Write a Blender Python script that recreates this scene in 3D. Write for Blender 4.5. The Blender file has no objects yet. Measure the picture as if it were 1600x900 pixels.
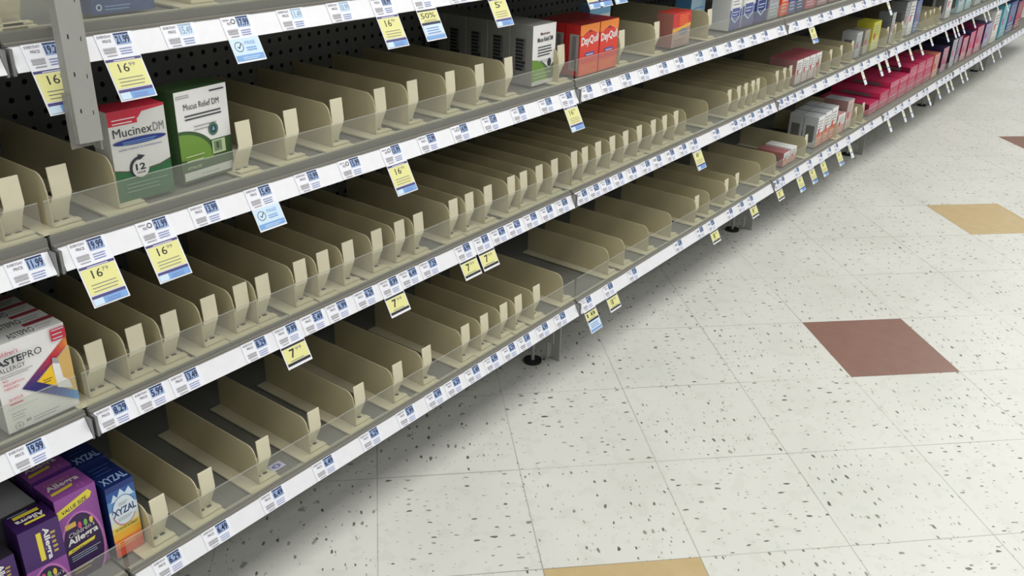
import bpy, math, random
from mathutils import Matrix, Vector
random.seed(7)
COL = bpy.context.scene.collection
SC = bpy.context.scene
PI = math.pi

# ------------------------------------------------------------ camera
cam_d = bpy.data.cameras.new('camera')
cam = bpy.data.objects.new('camera', cam_d)
COL.objects.link(cam)
FPX = 1428.458
cam_d.sensor_width = 36.0
cam_d.sensor_fit = 'HORIZONTAL'
cam_d.lens = FPX / 1600.0 * 36.0
cam_d.clip_start = 0.02
RW = ((0.6043865534378964, -0.7962012323620278, 0.02793727990514369),
      (-0.32827251512877265, -0.2808326464899714, -0.9018703789771543),
      (0.7259160074239221, 0.5359072888573883, -0.4311024564010662))
right, down, fwd = [Vector(r) for r in RW]
m = Matrix((right, -down, -fwd)).transposed().to_4x4()
m.translation = Vector((-0.5129051835887379, -1.0645468101042612, 1.2065310045375734))
cam.matrix_world = m
SC.camera = cam

# ------------------------------------------------------------ view, world, light
SC.view_settings.view_transform = 'Standard'
SC.view_settings.look = 'None'
SC.view_settings.gamma = 1.0
SC.view_settings.use_curve_mapping = False
SC.view_settings.exposure = -0.27
world = bpy.data.worlds.new('world')
SC.world = world
world.use_nodes = True
world.node_tree.nodes['Background'].inputs[0].default_value = (0.93, 0.97, 1.0, 1)
world.node_tree.nodes['Background'].inputs[1].default_value = 0.30

def area(name, loc, sx, sy, power, col=(1.0, 0.99, 0.965)):
    l = bpy.data.lights.new(name, 'AREA')
    l.shape = 'RECTANGLE'
    l.size = sx
    l.size_y = sy
    l.energy = power
    l.color = col
    o = bpy.data.objects.new(name, l)
    o.location = loc
    COL.objects.link(o)
# fluorescent strips running along the aisle, 3.2 m up
for k, x in enumerate((-2.2, 0.6, 3.4, 6.2, 9.0)):
    area('ceiling_panel_light', (x, -0.9, 3.2), 2.6, 1.7, 52)
    area('ceiling_panel_light', (x, -3.4, 3.2), 2.6, 1.7, 40)

# ------------------------------------------------------------ node helpers / materials
def new_mat(name):
    mt = bpy.data.materials.new(name)
    mt.use_nodes = True
    nt = mt.node_tree
    return mt, nt, nt.nodes['Principled BSDF']

def srgb(c):
    return tuple(((v / 255.0) / 12.92 if v / 255.0 <= 0.04045 else ((v / 255.0 + 0.055) / 1.055) ** 2.4) for v in c) + (1.0,)

MATS = {}
def M(rgb, rough=0.5, metal=0.0, var=0.05, name=None, scale=60.0, spec=0.5):
    """A plain surface colour (sRGB 0..255) with a faint procedural mottling."""
    key = (tuple(rgb), rough, metal, var, spec)
    if key in MATS:
        return MATS[key]
    mt, nt, b = new_mat(name or 'surface_%d_%d_%d' % tuple(rgb))
    c = srgb(rgb)
    n = nt.nodes.new('ShaderNodeTexNoise')
    n.inputs['Scale'].default_value = scale
    g = nt.nodes.new('ShaderNodeNewGeometry')
    nt.links.new(g.outputs['Position'], n.inputs['Vector'])
    mx = nt.nodes.new('ShaderNodeMix')
    mx.data_type = 'RGBA'
    mx.inputs[6].default_value = tuple(v * (1 - var) for v in c[:3]) + (1,)
    mx.inputs[7].default_value = tuple(min(1, v * (1 + var)) for v in c[:3]) + (1,)
    nt.links.new(n.outputs['Fac'], mx.inputs[0])
    nt.links.new(mx.outputs[2], b.inputs['Base Color'])
    b.inputs['Roughness'].default_value = rough
    b.inputs['Metallic'].default_value = metal
    b.inputs['Specular IOR Level'].default_value = spec
    MATS[key] = mt
    return mt

RAIL = M((226, 227, 231), 0.35, name='white_price_channel')
STEEL = M((116, 116, 110), 0.45, 0.0, name='grey_shelf_steel', scale=25)
LIP = M((118, 115, 108), 0.35, 0.0, name='shelf_lip_metal')
GAP = M((132, 133, 134), 0.4, 0.2, name='rail_bracket')
DARK = M((26, 27, 26), 0.7, name='dark_hole')
PAPER = M((230, 231, 238), 0.5, name='label_paper')
POSTM = M((158, 158, 153), 0.4, name='post_grey')
PADM = M((220, 213, 188), 0.45, name='paddle_plastic')
BASEM = M((204, 197, 170), 0.42, name='tray_plastic')

def divider_mat():
    mt, nt, b = new_mat('beige_divider_plastic')
    b.inputs['Base Color'].default_value = srgb((214, 207, 178))
    b.inputs['Roughness'].default_value = 0.38
    tr = nt.nodes.new('ShaderNodeBsdfTranslucent')
    tr.inputs[0].default_value = srgb((222, 214, 180))
    mx = nt.nodes.new('ShaderNodeMixShader')
    mx.inputs[0].default_value = 0.38
    out = nt.nodes['Material Output']
    n = nt.nodes.new('ShaderNodeTexNoise')
    n.inputs['Scale'].default_value = 8
    rp = nt.nodes.new('ShaderNodeMapRange')
    rp.inputs['To Min'].default_value = 0.34
    rp.inputs['To Max'].default_value = 0.44
    nt.links.new(n.outputs['Fac'], rp.inputs['Value'])
    nt.links.new(rp.outputs[0], mx.inputs[0])
    nt.links.new(b.outputs[0], mx.inputs[1])
    nt.links.new(tr.outputs[0], mx.inputs[2])
    nt.links.new(mx.outputs[0], out.inputs[0])
    return mt
WALLM = divider_mat()

def lens_mat(name='clear_lens_plastic', tint=(0.93, 0.94, 0.92, 1), amount=0.09):
    mt, nt, b = new_mat(name)
    t = nt.nodes.new('ShaderNodeBsdfTransparent')
    t.inputs[0].default_value = tint
    b.inputs['Base Color'].default_value = (0.75, 0.74, 0.70, 1)
    b.inputs['Roughness'].default_value = 0.12
    mx = nt.nodes.new('ShaderNodeMixShader')
    n = nt.nodes.new('ShaderNodeTexNoise')
    n.inputs['Scale'].default_value = 5
    rp = nt.nodes.new('ShaderNodeMapRange')
    rp.inputs['To Min'].default_value = amount * 0.7
    rp.inputs['To Max'].default_value = amount * 1.3
    nt.links.new(n.outputs['Fac'], rp.inputs['Value'])
    nt.links.new(rp.outputs[0], mx.inputs[0])
    nt.links.new(t.outputs[0], mx.inputs[1])
    nt.links.new(b.outputs[0], mx.inputs[2])
    nt.links.new(mx.outputs[0], nt.nodes['Material Output'].inputs[0])
    return mt
LENS = lens_mat()
LENS_EDGE = lens_mat('lens_edge_plastic', (0.9, 0.9, 0.88, 1), 0.26)
FOOT = M((160, 156, 143), 0.28, name='fence_foot_plastic', var=0.15, scale=18)
CHAN = lens_mat('lens_channel_plastic', (0.72, 0.70, 0.66, 1), 0.30)

def nmath(nt, op, a, b=None, c=None):
    n = nt.nodes.new('ShaderNodeMath')
    n.operation = op
    for i, v in enumerate((a, b, c)):
        if v is None:
            continue
        if isinstance(v, (int, float)):
            n.inputs[i].default_value = v
        else:
            nt.links.new(v, n.inputs[i])
    return n.outputs[0]

def nmix(nt, f, a, b):
    n = nt.nodes.new('ShaderNodeMix')
    n.data_type = 'RGBA'
    for i, v in ((0, f), (6, a), (7, b)):
        if isinstance(v, (int, float, tuple)):
            n.inputs[i].default_value = v
        else:
            nt.links.new(v, n.inputs[i])
    return n.outputs[2]

def floor_mat():
    mt, nt, b = new_mat('vinyl_floor_tiles')
    L = nt.links
    ang = -PI / 4
    tx, ty, T = 0.58785, -0.34380, 0.3048
    g = nt.nodes.new('ShaderNodeNewGeometry')
    sp = nt.nodes.new('ShaderNodeSeparateXYZ')
    L.new(g.outputs['Position'], sp.inputs[0])
    X = nmath(nt, 'SUBTRACT', sp.outputs[0], tx)
    Y = nmath(nt, 'SUBTRACT', sp.outputs[1], ty)
    ca, sa = math.cos(ang), math.sin(ang)
    u = nmath(nt, 'DIVIDE', nmath(nt, 'ADD', nmath(nt, 'MULTIPLY', X, ca), nmath(nt, 'MULTIPLY', Y, sa)), T)
    v = nmath(nt, 'DIVIDE', nmath(nt, 'ADD', nmath(nt, 'MULTIPLY', X, -sa), nmath(nt, 'MULTIPLY', Y, ca)), T)
    i = nmath(nt, 'FLOOR', u)
    j = nmath(nt, 'FLOOR', v)
    fu = nmath(nt, 'SUBTRACT', u, i)
    fv = nmath(nt, 'SUBTRACT', v, j)
    # seam mask
    def edge(f):
        return nmath(nt, 'MINIMUM', f, nmath(nt, 'SUBTRACT', 1.0, f))
    e = nmath(nt, 'MINIMUM', edge(fu), edge(fv))
    seam = nmath(nt, 'LESS_THAN', e, 0.0042)
    # accent tiles: every third tile of one diagonal, brown and gold in turn
    diag = nmath(nt, 'COMPARE', nmath(nt, 'SUBTRACT', i, j), 1.0, 0.1)
    m3 = nmath(nt, 'COMPARE', nmath(nt, 'FLOORED_MODULO', i, 3.0), 0.0, 0.1)
    acc = nmath(nt, 'MULTIPLY', diag, m3)
    brown = nmath(nt, 'COMPARE', nmath(nt, 'FLOORED_MODULO', i, 6.0), 3.0, 0.1)
    # chips: elongated, turned 90 degrees from tile to tile
    par = nmath(nt, 'FLOORED_MODULO', nmath(nt, 'ADD', i, j), 2.0)
    npar = nmath(nt, 'SUBTRACT', 1.0, par)
    a1 = nmath(nt, 'ADD', nmath(nt, 'MULTIPLY', u, par), nmath(nt, 'MULTIPLY', v, npar))
    b1 = nmath(nt, 'ADD', nmath(nt, 'MULTIPLY', v, par), nmath(nt, 'MULTIPLY', u, npar))
    def chips(sa_, sb_, thr, keep, seed):
        cb = nt.nodes.new('ShaderNodeCombineXYZ')
        L.new(nmath(nt, 'MULTIPLY', a1, sa_), cb.inputs[0])
        L.new(nmath(nt, 'MULTIPLY', b1, sb_), cb.inputs[1])
        L.new(nmath(nt, 'ADD', nmath(nt, 'MULTIPLY', par, 7.3), seed), cb.inputs[2])
        ns = nt.nodes.new('ShaderNodeTexNoise')
        ns.inputs['Scale'].default_value = 2.3
        L.new(cb.outputs[0], ns.inputs['Vector'])
        ad = nt.nodes.new('ShaderNodeVectorMath')
        ad.operation = 'MULTIPLY_ADD'
        L.new(ns.outputs['Color'], ad.inputs[0])
        ad.inputs[1].default_value = (0.35, 0.35, 0)
        L.new(cb.outputs[0], ad.inputs[2])
        vo = nt.nodes.new('ShaderNodeTexVoronoi')
        vo.voronoi_dimensions = '2D'
        vo.inputs['Scale'].default_value = 1.0
        vo.inputs['Randomness'].default_value = 1.0
        L.new(ad.outputs[0], vo.inputs['Vector'])
        sc = nt.nodes.new('ShaderNodeSeparateColor')
        L.new(vo.outputs['Color'], sc.inputs[0])
        on = nmath(nt, 'LESS_THAN', sc.outputs[0], keep)
        r = nmath(nt, 'MULTIPLY', nmath(nt, 'ADD', nmath(nt, 'MULTIPLY', sc.outputs[1], 0.7), 0.45), thr)
        d = nmath(nt, 'LESS_THAN', vo.outputs['Distance'], r)
        return nmath(nt, 'MULTIPLY', on, d), sc.outputs[2]
    c1, t1 = chips(7.5, 15.0, 0.138, 0.42, 0.0)
    c2, t2 = chips(15.0, 33.0, 0.16, 0.22, 3.1)
    nz = nt.nodes.new('ShaderNodeTexNoise')
    nz.inputs['Scale'].default_value = 3.5
    nz.inputs['Detail'].default_value = 4
    L.new(g.outputs['Position'], nz.inputs['Vector'])
    nz2 = nt.nodes.new('ShaderNodeTexNoise')
    nz2.inputs['Scale'].default_value = 26
    nz2.inputs['Detail'].default_value = 3
    L.new(g.outputs['Position'], nz2.inputs['Vector'])
    base = nmix(nt, nz.outputs['Fac'], srgb((196, 198, 190)), srgb((217, 216, 211)))
    base = nmix(nt, nmath(nt, 'MULTIPLY', nmath(nt, 'GREATER_THAN', nz2.outputs['Fac'], 0.58), 0.22), base, srgb((188, 189, 180)))
    chipc = nmix(nt, t1, srgb((52, 54, 44)), srgb((150, 152, 138)))
    chipc2 = nmix(nt, t2, srgb((110, 112, 98)), srgb((176, 177, 165)))
    base = nmix(nt, nmath(nt, 'MULTIPLY', c2, 0.7), base, chipc2)
    base = nmix(nt, nmath(nt, 'MULTIPLY', c1, 0.9), base, chipc)
    gold = nmix(nt, nz2.outputs['Fac'], srgb((178, 154, 108)), srgb((194, 174, 134)))
    brn = nmix(nt, nz2.outputs['Fac'], srgb((122, 88, 76)), srgb((140, 106, 94)))
    accent = nmix(nt, brown, gold, brn)
    col = nmix(nt, acc, base, accent)
    # thin dark seams, fainter here and there
    sn = nt.nodes.new('ShaderNodeTexNoise')
    sn.inputs['Scale'].default_value = 2.2
    L.new(g.outputs['Position'], sn.inputs['Vector'])
    ss = nt.nodes.new('ShaderNodeMapRange')
    ss.inputs['From Min'].default_value = 0.35
    ss.inputs['From Max'].default_value = 0.65
    ss.inputs['To Min'].default_value = 0.12
    ss.inputs['To Max'].default_value = 0.55
    L.new(sn.outputs['Fac'], ss.inputs['Value'])
    col = nmix(nt, nmath(nt, 'MULTIPLY', seam, ss.outputs[0]), col, srgb((96, 98, 86)))
    # dirt that has gathered along the shelf foot
    dn = nt.nodes.new('ShaderNodeTexNoise')
    dn.inputs['Scale'].default_value = 34
    dn.inputs['Detail'].default_value = 6
    L.new(g.outputs['Position'], dn.inputs['Vector'])
    near = nt.nodes.new('ShaderNodeMapRange')
    near.inputs['From Min'].default_value = 0.0
    near.inputs['From Max'].default_value = 0.16
    L.new(sp.outputs[1], near.inputs['Value'])
    dirt = nmath(nt, 'MULTIPLY', nmath(nt, 'GREATER_THAN', nmath(nt, 'ADD', dn.outputs['Fac'], nmath(nt, 'MULTIPLY', near.outputs[0], 0.05)), 0.70), 0.5)
    dirt = nmath(nt, 'MULTIPLY', dirt, nmath(nt, 'GREATER_THAN', sp.outputs[1], 0.0))
    col = nmix(nt, dirt, col, srgb((60, 58, 48)))
    L.new(col, b.inputs['Base Color'])
    rr = nt.nodes.new('ShaderNodeMapRange')
    rr.inputs['To Min'].default_value = 0.28
    rr.inputs['To Max'].default_value = 0.42
    L.new(nz.outputs['Fac'], rr.inputs['Value'])
    L.new(rr.outputs[0], b.inputs['Roughness'])
    b.inputs['Specular IOR Level'].default_value = 0.4
    return mt

def peg_mat():
    mt, nt, b = new_mat('dark_pegboard')
    g = nt.nodes.new('ShaderNodeNewGeometry')
    sp = nt.nodes.new('ShaderNodeSeparateXYZ')
    nt.links.new(g.outputs['Position'], sp.inputs[0])
    def cell(o, off):
        f = nmath(nt, 'FRACT', nmath(nt, 'DIVIDE', nmath(nt, 'ADD', o, off), 0.0254))
        return nmath(nt, 'SUBTRACT', f, 0.5)
    a = cell(sp.outputs[0], 10.0)
    c = cell(sp.outputs[2], 10.0)
    d = nmath(nt, 'ADD', nmath(nt, 'MULTIPLY', a, a), nmath(nt, 'MULTIPLY', c, c))
    hole = nmath(nt, 'LESS_THAN', d, 0.030)
    nt.links.new(nmix(nt, hole, srgb((122, 125, 121)), srgb((8, 8, 8))), b.inputs['Base Color'])
    b.inputs['Roughness'].default_value = 0.6
    b.inputs['Specular IOR Level'].default_value = 0.2
    return mt
PEG = peg_mat()

# ------------------------------------------------------------ mesh helpers
class MB:
    def __init__(s):
        s.v = []; s.f = []; s.mi = []; s.mats = []
    def slot(s, mt):
        if mt not in s.mats:
            s.mats.append(mt)
        return s.mats.index(mt)
    def add(s, vs, fs, mt):
        n = len(s.v); k = s.slot(mt)
        s.v += [tuple(q) for q in vs]
        for f in fs:
            s.f.append(tuple(n + i for i in f)); s.mi.append(k)
        return s
    def box(s, x0, x1, y0, y1, z0, z1, mt):
        vs = [(x, y, z) for x in (x0, x1) for y in (y0, y1) for z in (z0, z1)]
        return s.add(vs, [(0, 1, 3, 2), (4, 6, 7, 5), (0, 4, 5, 1), (2, 3, 7, 6), (0, 2, 6, 4), (1, 5, 7, 3)], mt)
    def prism(s, poly, axis, a, b, mt):
        """poly: 2-D outline in the two other axes, extruded along axis from a to b."""
        n = len(poly)
        def P(q, t):
            return {'x': (t, q[0], q[1]), 'y': (q[0], t, q[1]), 'z': (q[0], q[1], t)}[axis]
        vs = [P(q, a) for q in poly] + [P(q, b) for q in poly]
        fs = [tuple(range(n)), tuple(range(2 * n - 1, n - 1, -1))]
        fs += [(i, n + i, n + (i + 1) % n, (i + 1) % n) for i in range(n)]
        return s.add(vs, fs, mt)
    def cyl(s, c, r, h, mt, seg=20, r2=None):
        r2 = r if r2 is None else r2
        vs = [(c[0] + r * math.cos(t * 2 * PI / seg), c[1] + r * math.sin(t * 2 * PI / seg), c[2]) for t in range(seg)]
        vs += [(c[0] + r2 * math.cos(t * 2 * PI / seg), c[1] + r2 * math.sin(t * 2 * PI / seg), c[2] + h) for t in range(seg)]
        fs = [tuple(range(seg)), tuple(range(2 * seg - 1, seg - 1, -1))] + [(i, (i + 1) % seg, seg + (i + 1) % seg, seg + i) for i in range(seg)]
        return s.add(vs, fs, mt)
    def build(s, name, parent=None, bevel=0.0, recalc=True):
        me = bpy.data.meshes.new(name)
        me.from_pydata(s.v, [], s.f)
        for mt in s.mats:
            me.materials.append(mt)
        me.polygons.foreach_set('material_index', s.mi)
        me.update()
        if recalc:
            import bmesh
            bm = bmesh.new(); bm.from_mesh(me)
            bmesh.ops.recalc_face_normals(bm, faces=bm.faces)
            bm.to_mesh(me); bm.free()
        o = bpy.data.objects.new(name, me)
        COL.objects.link(o)
        if bevel:
            md = o.modifiers.new('edge_round', 'BEVEL')
            md.width = bevel; md.segments = 2; md.limit_method = 'ANGLE'
        if parent:
            o.parent = parent
        return o

def tag(o, label, cat, group=None):
    o['label'] = label
    o['category'] = cat
    if group:
        o['group'] = group
    return o
def empty(name, loc, label, cat, group=None):
    o = bpy.data.objects.new(name, None)
    o.empty_display_size = 0.02
    COL.objects.link(o)
    o.location = loc
    return tag(o, label, cat, group)
def copy_tree(o, parent=None):
    c = o.copy()
    COL.objects.link(c)
    if parent:
        c.parent = parent
    for ch in list(o.children):
        copy_tree(ch, c)
    return c

# text outlines from the built-in font, normalised to a unit box
TXT = {}
def glyphs(txt, bold=0.0):
    key = (txt, bold)
    if key not in TXT:
        cu = bpy.data.curves.new('lettering', 'FONT')
        cu.body = txt
        cu.resolution_u = 2
        cu.offset = bold
        ob = bpy.data.objects.new('lettering', cu)
        me = ob.to_mesh()
        vs = [(v.co.x, v.co.y) for v in me.vertices]
        fs = [tuple(q.vertices) for q in me.polygons]
        x0 = min(v[0] for v in vs); x1 = max(v[0] for v in vs)
        y0 = min(v[1] for v in vs); y1 = max(v[1] for v in vs)
        TXT[key] = ([((a - x0) / (x1 - x0), (b - y0) / (y1 - y0)) for a, b in vs], fs)
        ob.to_mesh_clear()
        bpy.data.objects.remove(ob)
        bpy.data.curves.remove(cu)
    return TXT[key]

class Panel:
    """Printed artwork laid on one flat face: origin o, directions u and v, outward n."""
    def __init__(s, mb, o, u, v, n):
        s.mb = mb; s.o = Vector(o); s.u = Vector(u); s.v = Vector(v); s.n = Vector(n); s.e = 0.00012
    def P(s, a, b):
        return s.o + s.u * a + s.v * b + s.n * s.e
    def poly(s, pts, mt):
        s.mb.add([s.P(*q) for q in pts], [tuple(range(len(pts)))], mt)
        s.e += 0.00010
    def rect(s, a, b, c, d, mt):
        s.poly([(a, b), (c, b), (c, d), (a, d)], mt)
    def ell(s, a, b, ra, rb, mt, t0=0, t1=360, n=28, closed=True):
        s.poly([(a + ra * math.cos(math.radians(t0 + (t1 - t0) * k / n)), b + rb * math.sin(math.radians(t0 + (t1 - t0) * k / n))) for k in range(n + (0 if closed else 1))], mt)
    def ring(s, a, b, ra, rb, w, mt, t0=0, t1=360, n=28):
        vs = []
        for k in range(n + 1):
            t = math.radians(t0 + (t1 - t0) * k / n)
            vs += [s.P(a + ra * math.cos(t), b + rb * math.sin(t)), s.P(a + (ra - w) * math.cos(t), b + (rb - w) * math.sin(t))]
        s.mb.add(vs, [(2 * k, 2 * k + 2, 2 * k + 3, 2 * k + 1) for k in range(n)], mt)
        s.e += 0.00010
    def text(s, txt, a, b, c, d, mt, bold=0.012, shear=0.0, rot=0, rise=0.0):
        vs, fs = glyphs(txt, bold)
        out = []
        for x, y in vs:
            if rot == 90:
                q = (a + (1 - y) * (c - a), b + x * (d - b))
            elif rot == 180:
                q = (a + (1 - x) * (c - a), b + (1 - y) * (d - b))
            elif rot == 270:
                q = (a + y * (c - a), b + (1 - x) * (d - b))
            else:
                q = (a + x * (c - a) + shear * y * (d - b), b + y * (d - b) + rise * x)
            out.append(s.P(*q))
        s.mb.add(out, fs, mt)
        s.e += 0.00010
    def lines(s, a, b, c, d, n, mt, fill=0.45, ragged=0.25, seed=1):
        r = random.Random(seed)
        h = (d - b) / n
        for k in range(n):
            e = c - (c - a) * r.random() * ragged
            y = d - (k + 1) * h
            s.mb.add([s.P(a, y), s.P(e, y), s.P(e, y + h * fill), s.P(a, y + h * fill)], [(0, 1, 2, 3)], mt)
        s.e += 0.00010

# ------------------------------------------------------------ the place: floor and shelf run
fm = MB().box(-3.0, 14.0, -5.0, 1.2, -0.05, 0.0, floor_mat())
fl = fm.build('floor'); fl['kind'] = 'structure'
cl = MB().box(-3.0, 14.0, -5.0, 1.2, 3.3, 3.35, M((225, 225, 220), 0.8)).build('ceiling'); cl['kind'] = 'structure'

W = 1.2192
YS = [0.0, 0.0306, 0.0377, 0.0601]
ZS = [0.1700, 0.4480, 0.6980, 0.9510]
DK = [0.034, 0.036, 0.044, 0.044]
BACK = 0.405
SHELF = ['lowest shelf', 'second shelf up', 'third shelf up', 'uppermost shelf']
BAYN = {-1: 'cut-off bay beside the near joint', 0: 'first full bay', 1: 'second bay', 2: 'third bay', 3: 'fourth bay', 4: 'fifth bay', 5: 'sixth bay'}
ORD = ['first', 'second', 'third', 'fourth', 'fifth', 'sixth', 'seventh', 'eighth', 'ninth', 'tenth', 'eleventh', 'twelfth', 'thirteenth', 'fourteenth', 'fifteenth',
       'sixteenth', 'seventeenth', 'eighteenth', 'nineteenth', 'twentieth', 'twenty-first', 'twenty-second', 'twenty-third', 'twenty-fourth', 'twenty-fifth', 'twenty-sixth',
       'twenty-seventh', 'twenty-eighth', 'twenty-ninth', 'thirtieth']
def bay_of(x):
    return int(math.floor(x / W))
TILT = math.radians(28)
ST, CT = math.sin(TILT), math.cos(TILT)
def zs(s, x):
    return ZS[s]

# shelves: one per bay and level
def make_shelf(s, bay):
    x0, x1 = bay * W, (bay + 1) * W
    y, z = YS[s], ZS[s]
    r = empty('shelf', (x0, 0, 0), 'grey steel shelf, %s of the %s' % (SHELF[s], BAYN[bay]), 'shelf', 'steel shelves of the run')
    top = z + DK[s]
    d = MB()
    d.box(0.002, W - 0.002, y + 0.018, BACK - 0.004, top - 0.004, top, STEEL)
    d.box(0.002, W - 0.002, y + 0.018, y + 0.024, z + 0.002, top - 0.004, STEEL)
    d.box(0.002, 0.004, y + 0.024, BACK - 0.004, z - 0.004, top - 0.004, STEEL)
    d.box(W - 0.004, W - 0.002, y + 0.024, BACK - 0.004, z - 0.004, top - 0.004, STEEL)
    d.build('deck', r)
    # tilted channel that holds the labels
    c = MB()
    e0, e1 = 0.007, W - 0.006
    hgt = 0.0325
    prof = [(y, z), (y + hgt * ST, z + hgt * CT), (y + hgt * ST + 0.0022, z + hgt * CT - 0.0004), (y + 0.0024, z - 0.001)]
    c.prism(prof, 'x', e0, e1, RAIL)
    c.build('price_channel', r)
    l = MB()
    ty, tz = y + hgt * ST, z + hgt * CT
    l.prism([(ty - 0.0010, tz + 0.0002), (ty - 0.0010, tz + 0.0032), (ty + 0.004, tz + 0.0046), (ty + 0.004, tz + 0.0002)], 'x', 0.003, W - 0.003, LIP)
    l.prism([(ty + 0.004, tz - 0.002), (ty + 0.004, tz + 0.0015), (ty + 0.0075, tz + 0.0015), (ty + 0.0075, tz - 0.002)], 'x', 0.003, W - 0.003, GAP)
    l.build('front_lip', r)
    # ribbed plastic foot of the fence
    k_ = MB()
    ya, yb = ty + 0.0062, y + 0.0285
    n3 = 3
    pr = [(ya, top + 0.0002)]
    for q_ in range(n3):
        a_ = ya + (yb - ya) * q_ / n3
        b_ = ya + (yb - ya) * (q_ + 1) / n3
        pr += [(a_, top + 0.0024), (a_ + 0.0008, top + 0.0030), (a_ + 0.0018, top + 0.0012), (b_ - 0.0003, top + 0.0012)]
    pr += [(yb, top + 0.0002)]
    vs_ = [(xx, a, b) for xx in (0.004, W - 0.004) for a, b in pr]
    n4 = len(pr)
    k_.add(vs_, [(i, i + 1, n4 + i + 1, n4 + i) for i in range(n4 - 1)], FOOT)
    k_.build('fence_foot', r)
    MB().box(0.0025, 0.0065, y + 0.003, y + 0.018, z - 0.004, z + 0.028, GAP).build('channel_end_cap', r)
    MB().box(W - 0.0055, W - 0.002, y + 0.003, y + 0.018, z - 0.004, z + 0.028, GAP).build('channel_end_cap', r)
    # clear fence standing on the front edge
    f = MB()
    fy = ty + 0.0045
    zt = z + 0.0915
    f.box(0.004, W - 0.004, fy, fy + 0.0012, tz + 0.004, zt, LENS)
    f.box(0.004, W - 0.004, fy - 0.0002, fy + 0.0014, zt, zt + 0.0011, LENS_EDGE)
    f.build('clear_fence', r)
    return r
for s in range(4):
    for b in range(-1, 6):
        make_shelf(s, b)

# pegboard backs, one panel per bay
for b in range(-1, 6):
    pb = MB().box(b * W + 0.003, (b + 1) * W - 0.003, BACK, BACK + 0.006, 0.06, 1.9, PEG).build('pegboard_panel')
    tag(pb, 'dark perforated back panel behind the shelves of the %s' % BAYN[b], 'back panel', 'pegboard backs')

# frames with feet at each joint
def make_frame(k):
    x = k * W
    r = empty('gondola_support', (x, 0, 0), 'grey steel frame with floor foot at the %s joint of the shelf run' % ORD[k + 1], 'shelf frame', 'steel frames carrying the shelves')
    MB().box(-0.014, 0.014, BACK + 0.008, BACK + 0.05, 0.0, 1.9, POSTM).build('upright', r)
    MB().box(-0.0012, 0.0012, 0.075, BACK + 0.008, 0.06, 0.165, POSTM).build('base_bracket', r)
    g = MB()
    g.box(0.022, 0.026, 0.070, 0.105, 0.0, 0.166, POSTM)
    g.box(0.0014, 0.022, 0.095, 0.099, 0.01, 0.166, POSTM)
    g.build('foot_plate', r)
    f = MB()
    f.cyl((-0.02, 0.125, 0.0), 0.024, 0.006, DARK)
    f.cyl((-0.02, 0.125, 0.006), 0.005, 0.12, POSTM, 10)
    f.build('levelling_foot', r)
for k in range(0, 6):
    make_frame(k)

# ------------------------------------------------------------ pusher trays
def make_tray(L, paddle=True, flange=0.030, label='', group=None, wall=True):
    r = empty('pusher_tray', (0, 0, 0), label, 'shelf divider tray', group)
    H = 0.0765
    pts = [(0.0, 0.001), (0.0015, 0.052)]
    cr = 0.020
    for k in range(7):
        t = PI - k * (PI / 2) / 6
        pts.append((0.0035 + cr + cr * math.cos(t), H - cr + cr * math.sin(t)))
    pts += [(L, H), (L, 0.001)]
    if wall:
        MB().prism(pts, 'x', 0.0, 0.0020, WALLM).build('divider_wall', r, bevel=0.0004)
    b = MB()
    b.box(-flange, -0.0001, 0.0, L, 0.0008, 0.0036, BASEM)
    b.box(0.0021, 0.039, 0.002, L, 0.0008, 0.0042, BASEM)
    b.box(0.0021, 0.039, 0.0, 0.012, 0.0042, 0.0066, BASEM)
    b.box(-flange, 0.039, -0.010, 0.0, 0.0008, 0.0034, BASEM)
    # slots at the front of the track
    for cx in (0.013, 0.027):
        n = 10
        vs = [(cx + 0.0050 * math.cos(2 * PI * t / n), 0.0185 + 0.0032 * math.sin(2 * PI * t / n), 0.00428) for t in range(n)]
        b.add(vs, [tuple(range(n))], DARK)
    b.box(0.0052, 0.0068, 0.022, L - 0.01, 0.0042, 0.0062, BASEM)
    b.box(0.0282, 0.0298, 0.022, L - 0.01, 0.0042, 0.0062, BASEM)
    b.build('track_base', r)
    if paddle:
        p = MB()
        x0, x1 = 0.0115, 0.0382
        prof = [(0.0215, 0.0045), (0.0195, 0.013), (0.0125, 0.030), (0.0100, 0.037), (0.0103, 0.043), (0.0135, 0.080)]
        vs = []
        for (yy, zz), sh in zip(prof, (-0.0068, -0.0066, -0.0058, -0.0022, 0.0, 0.0)):
            nar = -0.0022 if sh < -0.005 else 0.0
            vs += [(x0 + sh, yy, zz), (x1 + sh - nar, yy, zz), (x1 + sh - nar, yy + 0.0022, zz), (x0 + sh, yy + 0.0022, zz)]
        fs = [(0, 3, 2, 1), tuple(4 * (len(prof) - 1) + i for i in range(4))]
        for k in range(len(prof) - 1):
            a = 4 * k; c = a + 4
            for i in range(4):
                fs.append((a + i, a + (i + 1) % 4, c + (i + 1) % 4, c + i))
        p.add(vs, fs, PADM)
        p.box(0.010, 0.026, 0.0225, 0.052, 0.0064, 0.030, PADM)
        p.build('pusher_paddle', r, bevel=0.0006)
    return r

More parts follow.
